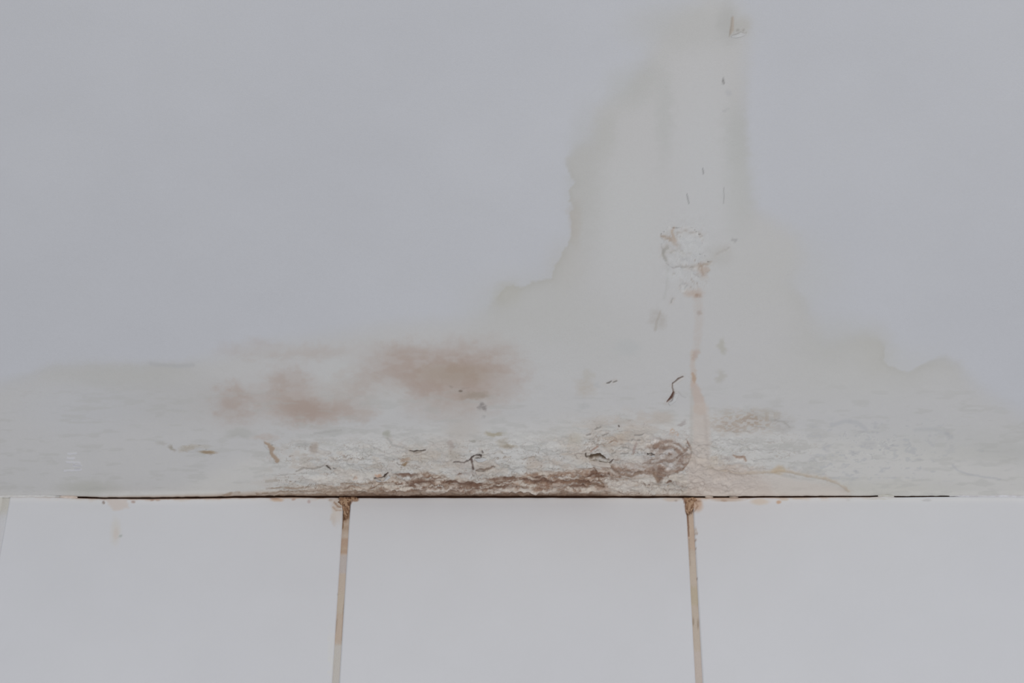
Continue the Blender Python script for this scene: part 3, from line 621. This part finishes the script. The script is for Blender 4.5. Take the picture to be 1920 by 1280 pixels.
def paint_tile(X, Y):
    F = Field(X, Y, (179, 179.5, 182.5))
    F.C += (fbm(X / 300, Y / 200, 3, 3) - .5)[..., None] * np.array([3.5, 3.5, 3.0])
    F.C += (fbm(X / 60, Y / 50, 2, 5) - .5)[..., None] * np.array([1.2, 1.2, 1.6])
    ed = np.interp(X, LX, LY)
    # rusty film creeping over the tile tops
    a = np.interp(X, [-50, 100, 150, 230, 420, 470, 560, 640, 660, 1200, 1290, 1350, 1400, 1500, 1620, 1700], [0, .2, .5, .75, .55, .6, .55, .7, .1, .1, .35, .8, .6, .4, .3, 0])
    n = fbm(X / 16, Y / 6, 3, 4)
    F.put(np.s_[:], (176, 161, 150), a * (1 - ss(1.5, 8, Y - ed - (n - .5) * 12)))
    F.put(np.s_[:], (140, 112, 92), np.minimum(a * 1.1, 1) * (1 - ss(0.8, 3.0, Y - ed - 1.2 - (n - .5) * 3)))
    F.put(np.s_[:], (192, 191, 190), .35 * ss(3, 6, Y - ed) * (1 - ss(6, 16, Y - ed)))
    F.fill([(194, 925), (240, 925), (241, 953), (215, 956), (203, 946)], (178, 167, 160), .75, soft=3, warp=.5)
    F.blob(216, 996, 8, 20, (177, 173, 167), .6, soft=.9, warp=.4); F.blob(217, 1000, 4, 9, (176, 166, 159), .5, soft=.9, warp=.2)
    F.blob(226, 1004, 2.4, 1.4, (138, 144, 138), .7, warp=.1)
    for (cx, cy, rx, ry, c, q) in [(194, 942, 2, 2.4, (120, 104, 96), .8), (250, 941, 3, 2.4, (150, 128, 120), .75), (285, 937, 3, 2, (146, 118, 102), .7), (296, 937, 4, 2, (158, 132, 116), .7),
                                   (520, 936.5, 10, 3, (176, 150, 128), .8), (515, 934, 8, 1.6, (140, 110, 92), .6), (550, 935.5, 3, 1.8, (160, 132, 118), .7), (579, 939.5, 3, 2.6, (160, 142, 140), .75), (620, 937, 3.4, 2, (150, 132, 118), .6),
                                   (1260, 936, 14, 3, (180, 168, 158), .8), (1268, 938, 3, 1.6, (150, 138, 132), .7), (1364, 936, 24, 3.2, (166, 144, 126), .6), (1358, 938.5, 5, 1.6, (150, 124, 104), .6),
                                   (1424, 940, 14, 5, (180, 167, 154), .8), (1460, 941, 4, 2.6, (172, 138, 112), .85), (1470, 936, 8, 2, (176, 160, 144), .6), (1738, 937, 7, 2, (158, 157, 158), .6), (1500, 934, 14, 1.6, (172, 158, 144), .6),
                                   (1648, 935.2, 18, .9, (168, 164, 152), .6), (1590, 937, 3, 2, (170, 169, 168), .5)]:
        F.blob(cx, cy, rx, ry, c, q, soft=.8, warp=.25)
    # stains around the joint heads
    F.blob(634, 954, 9, 20, (177, 167, 158), .62, soft=1.1); F.blob(627, 970, 3.4, 13, (170, 159, 150), .55, soft=1); F.blob(634, 945, 9, 8, (158, 140, 124), .55, grain=.5); F.blob(628, 962, 4, 6, (180, 174, 168), .5)
    F.line([(627, 942), (632, 949), (640, 951)], .9, (128, 98, 76), .7, warp=.2); F.line([(624, 950), (630, 956), (641, 957)], .8, (150, 122, 100), .6, warp=.2)
    F.line([(636, 932, 2.4), (641, 943, 2)], 2, (110, 80, 62), .85, warp=.1, fine=.3)
    F.blob(665, 936, 6, 3.4, (134, 100, 78), .85, soft=.6, warp=.3); F.line([(658, 944), (661, 935), (671, 933)], 1, (118, 86, 66), .8, warp=.1)
    F.blob(1306, 944, 9, 12, (172, 142, 118), .8, soft=.8, warp=.4); F.line([(1303, 940), (1308, 948), (1302, 958)], 1, (134, 104, 82), .6, warp=.2); F.blob(1308, 939.5, 6, 1.4, (130, 102, 84), .6, warp=.1)
    F.line([(1281, 932, 1.6), (1285, 944, 1.6), (1287, 962, 1.2)], 1.4, (122, 92, 76), .8, warp=.1, fine=.2)
    F.line([(1300, 1001), (1307.5, 1000.5), (1304, 990), (1300, 1000)], .8, (146, 130, 120), .75, warp=0, fine=.2); F.blob(1303, 996, 3, 4, (184, 174, 166), .6, warp=0)
    F.line([(1299, 984), (1299, 992)], .8, (140, 114, 98), .7, warp=0)
    for yy, xx in [(1013, 1303), (1027.5, 1302.5), (1035, 1301.5)]: F.line([(xx - 3, yy), (xx + 2, yy - .3)], .8, (132, 112, 100), .7, warp=0, fine=.1)
    F.line([(1306.5, 1083, .5), (1304, 1090, 1.4), (1305.5, 1100, .9), (1306.3, 1116, .5)], .8, (92, 58, 46), .85, warp=0, fine=.15)
    F.blob(635, 1114, 1.5, 2.2, (96, 88, 74), .8, warp=0)
    F.blob(622, 1230, 5, 40, (182, 181, 178), .6, soft=1); 
    F.fill([(-6, 928), (15.5, 928), (15, 945), (8, 952), (6, 962), (-6, 968)], (176, 173, 165), .85, soft=2, warp=.2); F.line([(-4, 962), (6, 958), (10, 950)], 1.6, (160, 160, 154), .6)
    F.C = F.C * .86 + F.C.mean(-1, keepdims=True) * .14 + np.array([-.2, 0, .5])
    F.C += ((fbm(X / 3, Y / 3, 2, 1) - .5) * .8)[..., None]
    return F

def lines(a, b, dense, fine, coarse):
    """grid lines from a to b, fine inside the dense intervals"""
    out = [a]; x = a
    while x < b - 1e-9:
        x += fine if any(p <= x <= q for p, q in dense) else coarse
        out.append(min(x, b))
    return np.array(out)

BEV = .0011
def tile(x0, x1, parent):
    vis = x1 > -.5 and x0 < .5
    if vis:
        u = lines(x0, x1, [(x0, x0 + .022), (x1 - .022, x1)] + ([(x0, x1)] if True else []), .0009, .0009)
        v = lines(0, .297, [(0, .022)], .0008, .0022 if True else .01)
        v = np.concatenate([v, [.4, .597]])
    else:
        u = lines(x0, x1, [(x0, x0 + .004), (x1 - .004, x1)], .0009, .03); v = np.concatenate([lines(0, .01, [], .001, .001), [.1, .3, .597]])
    U, Vv = np.meshgrid(u, v)
    px0 = project(np.stack([U[0], 0 * U[0], np.full_like(U[0], ZC)], -1))[0]
    tt = tile_top(px0) * .001
    Z = ZC - tt[None, :] * np.exp(-(Vv / .03) ** 2) - .001 * (1 - np.exp(-(Vv / .03) ** 2)) - Vv
    # joint edges are never perfectly straight: chips along the glaze
    e = np.minimum(np.minimum(U - x0, x1 - U), Vv)
    Yd = .0018 * (1 - np.sqrt(np.clip(1 - (1 - np.clip(e / BEV, 0, 1)) ** 2, 0, 1)))
    P = np.stack([U, Yd, Z], -1)
    px, py = project(np.stack([U, 0 * U, Z], -1))
    G = paint_tile(px, py)
    R_, C_ = U.shape; V = P.reshape(-1, 3); Q = grid_faces(R_, C_)[:, ::-1].tolist(); rgb = G.C.reshape(-1, 3)
    # side and top faces back to the adhesive
    i = np.arange(R_ * C_).reshape(R_, C_)
    rim = list(i[0, :]) + list(i[1:, -1]) + list(i[-1, -2::-1]) + list(i[-2:0:-1, 0])
    back = V[rim].copy(); back[:, 1] = .0085; off = len(V)
    V = np.concatenate([V, back]); rgb = np.concatenate([rgb, rgb[rim] * .97])
    n = len(rim)
    for k in range(n): Q.append([rim[k], rim[(k + 1) % n], off + (k + 1) % n, off + k])
    return mesh_obj('wall_tile', V, np.array(Q), M_TILE, rgb, parent)
for a, b in zip(GX[:-1], GX[1:]):
    tile(a + GW / 2, b - GW / 2, wall)

# grout in the upright joints
def grout(gx, k):
    v = lines(0.001, .297, [(0, .06)], .0007, .0011); v = np.concatenate([v, [.4, .597]])
    t = np.linspace(-1, 1, 15)
    T, Vv = np.meshgrid(t, v)
    U = gx + T * (GW / 2 + .0004)
    hump = .0016 + .0005 * T ** 2 - .0003 * (fbm(U * 900, Vv * 500, 3, 2) - .5)
    if abs(abs(gx) - .15) > .01: hump = hump - .0011
    Z = ZC - .0012 - Vv
    px, py = project(np.stack([U, hump, Z], -1))
    F = Field(px, py, (178, 163, 149))
    if k in (4, 5) or True:
        s = fbm(px / 6, py / 14, 3, 1); 
        F.C += (s - .5)[..., None] * 14
    yy = py
    def seg(y0, y1, c, a=.85, sf=4.5): F.put(np.s_[:], c, a * ss(y0 - sf, y0 + sf, yy) * (1 - ss(y1 - sf, y1 + sf, yy)))
    if abs(gx + .15) < .01:
        seg(900, 958, (160, 126, 100)); seg(940, 976, (138, 104, 76), .85); seg(972, 1000, (172, 154, 138)); seg(985, 994, (158, 136, 116), .7)
        seg(1009, 1038, (166, 140, 120), .85, 3); seg(1024, 1032, (174, 156, 136), .6); seg(1040, 1075, (174, 166, 162), .9, 3.5); seg(1077, 1110, (179, 165, 151), .85, 3)
        seg(1110, 1150, (180, 168, 152), .7); seg(1150, 1200, (179, 162, 146), .8, 2); seg(1208, 1400, (181, 177, 171), .92, 4)
        F.line([(644, 953, 1.2), (645, 962, 1.6), (643, 975, 1.4), (642, 990, 1)], 1, (112, 82, 58), .7, warp=0, fine=.4)
        F.line([(636, 945), (648, 941), (660, 937)], 1.2, (104, 74, 54), .8, warp=0, fine=.5); F.line([(641, 948), (644, 955), (650, 948)], 1, (118, 88, 66), .7, warp=.1)
        F.blob(645, 947, 3.5, 4, (190, 170, 152), .7, warp=.2); F.blob(648, 966, 3, 10, (144, 108, 78), .7, warp=.2)
        F.line([(651, 1080), (648, 1110), (644, 1140), (643, 1170), (641, 1200)], .7, (142, 124, 108), .6, warp=0, fine=.2)
        F.line([(632, 1160), (629.5, 1185)], .6, (150, 134, 120), .6, warp=0)
    elif abs(gx - .15) < .01:
        seg(900, 958, (160, 130, 106)); seg(958, 1000, (184, 164, 146), .8); seg(1000, 1030, (182, 160, 142), .7); seg(1034, 1100, (183, 170, 156), .85); seg(1100, 1135, (176, 164, 142), .8)
        seg(1136, 1220, (180, 168, 154), .7); seg(1220, 1400, (182, 171, 163), .8)
        F.line([(1283, 934), (1287, 950), (1289, 968, 1.5), (1290.5, 985, 1.2), (1291.5, 1005, .8)], 1.6, (118, 88, 70), .75, warp=0, fine=.3)
        F.line([(1294, 934), (1298, 946), (1294, 958)], 1.2, (196, 172, 150), .6, warp=.1); F.line([(1300, 936), (1301, 950), (1296, 962)], 1.2, (122, 92, 74), .7, warp=.1)
        F.line([(1292, 1010), (1294, 1060)], .7, (150, 134, 122), .5, warp=0); F.blob(1300, 1165, 1.4, 6, (140, 124, 106), .6, warp=0); F.blob(1308.6, 1170, 1.2, 8, (138, 122, 106), .6, warp=0)
    else:
        seg(900, 2000, (178, 178, 180), 1); F.put(np.s_[:], (172, 169, 161), .8 * (1 - ss(950, 975, yy)))
    V = np.stack([U, hump, Z], -1)
    F.C = (F.C * .92 + F.C.mean(-1, keepdims=True) * .08) * (.93 if abs(abs(gx) - .15) < .01 else .985)
    o = mesh_obj('grout_joint', V, grid_faces(*U.shape)[:, ::-1], M_GROUT, F.C, wall)
for k, g in enumerate(GX[1:-1]): grout(g, k)

# rows of tile further down, below the frame, close the wall
box('lower_tile_row', (-1.6, .0, .95), (1.6, .0085, ZC - .605), M_WALL, wall)

# ------------------------------------------------------------------ sealant left in the corner between tile and ceiling
def sealant(name, xa, xb, w0, label, rgb, out=.0012, sd=0):
    n = max(8, int((xb - xa) / 1.5)); px = np.linspace(xa, xb, n); rows = 7
    P0 = np.array([on_wall(p, 927.5) for p in px]); t = np.linspace(0, 1, rows)[:, None]
    taper = np.sin(np.pi * np.clip(np.linspace(0, 1, n), .02, .98)) ** .35
    wob = .6 + .8 * fbm(px / 14, px * 0 + sd, 3, 2)
    wpx = w0 * taper * wob
    tt = tile_top(px) / 1000
    Z = ZC - tt[None, :] + (.35 / 1742) - (t - .42) * (wpx[None, :] / 1742)
    Yb = -out * taper[None, :] * np.sin(np.pi * t) * wob[None, :] + .0003
    V = np.stack([np.repeat(P0[:, 0][None], rows, 0), Yb, Z], -1)
    c = np.empty(V.shape); c[:] = rgb; g = fbm(np.repeat(px[None], rows, 0) / 8, t * 3 + px[None] * 0 + sd, 3, 4); c += (g - .5)[..., None] * np.array([26, 30, 34])
    o = mesh_obj(name, V, grid_faces(rows, n)[:, ::-1], M_GROUT, c, origin=tuple(V[rows // 2, n // 2]))
    return o
tag(sealant('trim_1', -220, 112, 5.5, '', (180, 179, 178)), 'pale sealant bead still intact at the left end of the corner', 'sealant', kind='structure')
tag(sealant('sealant_remnant', 112, 146, 4.5, '', (180, 168, 160), sd=3), 'short cream scrap of sealant ending the pale bead at the left', 'sealant')
tag(sealant('sealant_remnant', 1322, 1337, 2.6, '', (164, 152, 142), sd=5), 'tiny cream scrap of sealant just right of the right tile joint', 'sealant')
tag(sealant('sealant_remnant', 1367, 1384, 2.4, '', (162, 148, 138), sd=6), 'second small scrap of sealant right of the right tile joint', 'sealant')
tag(sealant('sealant_remnant', 1646, 1676, 4.5, '', (172, 171, 166), sd=8), 'curved pale scrap of sealant in the far right of the corner', 'sealant')
tag(sealant('trim_2', 1780, 2200, 3.5, '', (180, 179, 183), sd=9), 'pale sealant bead at the right end of the corner', 'sealant', kind='structure')

# ------------------------------------------------------------------ lumps of brown deposit in the joint heads
def deposit(pts, h, label, cols, seed):
    F0 = None
    xs_ = [p[0] for p in pts]; ys_ = [p[1] for p in pts]
    gx = np.arange(min(xs_) - 3, max(xs_) + 3, .8); gy = np.arange(min(ys_) - 2, max(ys_) + 3, .8)
    A, B = np.meshgrid(gx, gy)
    D = Field(A, B, cols[0]); W, d = D.poly(pts, .25, .5, 30)
    m = np.full(A.shape, -9.0); m[W] = d; m = ss(0, 3.0, m)
    n = fbm(A / 5 + fbm(A / 7, B / 7, 2, 1) * 3, B / 9 + fbm(A / 6, B / 8, 2, 6) * 3, 4, seed)
    D.put(np.s_[:], cols[1], ss(.48, .60, n)); D.put(np.s_[:], cols[2], ss(.52, .62, fbm(A / 4, B / 5, 3, seed + 2)) * .8)
    D.put(np.s_[:], cols[1], (1 - ss(.15, .8, m)) * .6)
    out = -.0003 + m * h * .001 * (.4 + .9 * n)
    D.C = (D.C * .85 + D.C.mean(-1, keepdims=True) * .15) * .96
    P = np.empty(A.shape + (3,))
    for r in range(A.shape[0]):
        for c in range(A.shape[1]):
            P[r, c] = on_wall(A[r, c], B[r, c], out[r, c])
    P[..., 2] = np.minimum(P[..., 2], ZC - .0008)
    keep = (m[:-1, :-1] > 0) & (m[:-1, 1:] > 0) & (m[1:, 1:] > 0) & (m[1:, :-1] > 0)
    return tag(mesh_obj('mould_deposit', P, grid_faces(*A.shape, keep), M_GROUT, D.C, origin=on_wall(sum(xs_) / len(xs_), sum(ys_) / len(ys_))), label, 'mould deposit')
deposit([(635, 931), (662, 931), (668, 932), (671, 935), (667, 938.5), (660, 937), (657, 943), (655.5, 952), (654.5, 962), (652.5, 972), (644, 976), (643.5, 958), (640, 948), (635, 944), (631, 940), (637, 937)], .8,
        'brown lump of mould at the head of the left tile joint', [(160, 130, 103), (92, 62, 42), (128, 94, 68)], 1)
deposit([(1281, 931.5), (1305, 931.5), (1309, 938), (1303, 942), (1303, 950), (1298, 958), (1295, 962), (1291, 966), (1286, 962), (1285, 948)], .8,
        'funnel-shaped brown lump of mould at the head of the right tile joint', [(164, 134, 108), (108, 78, 58), (140, 106, 80)], 4)
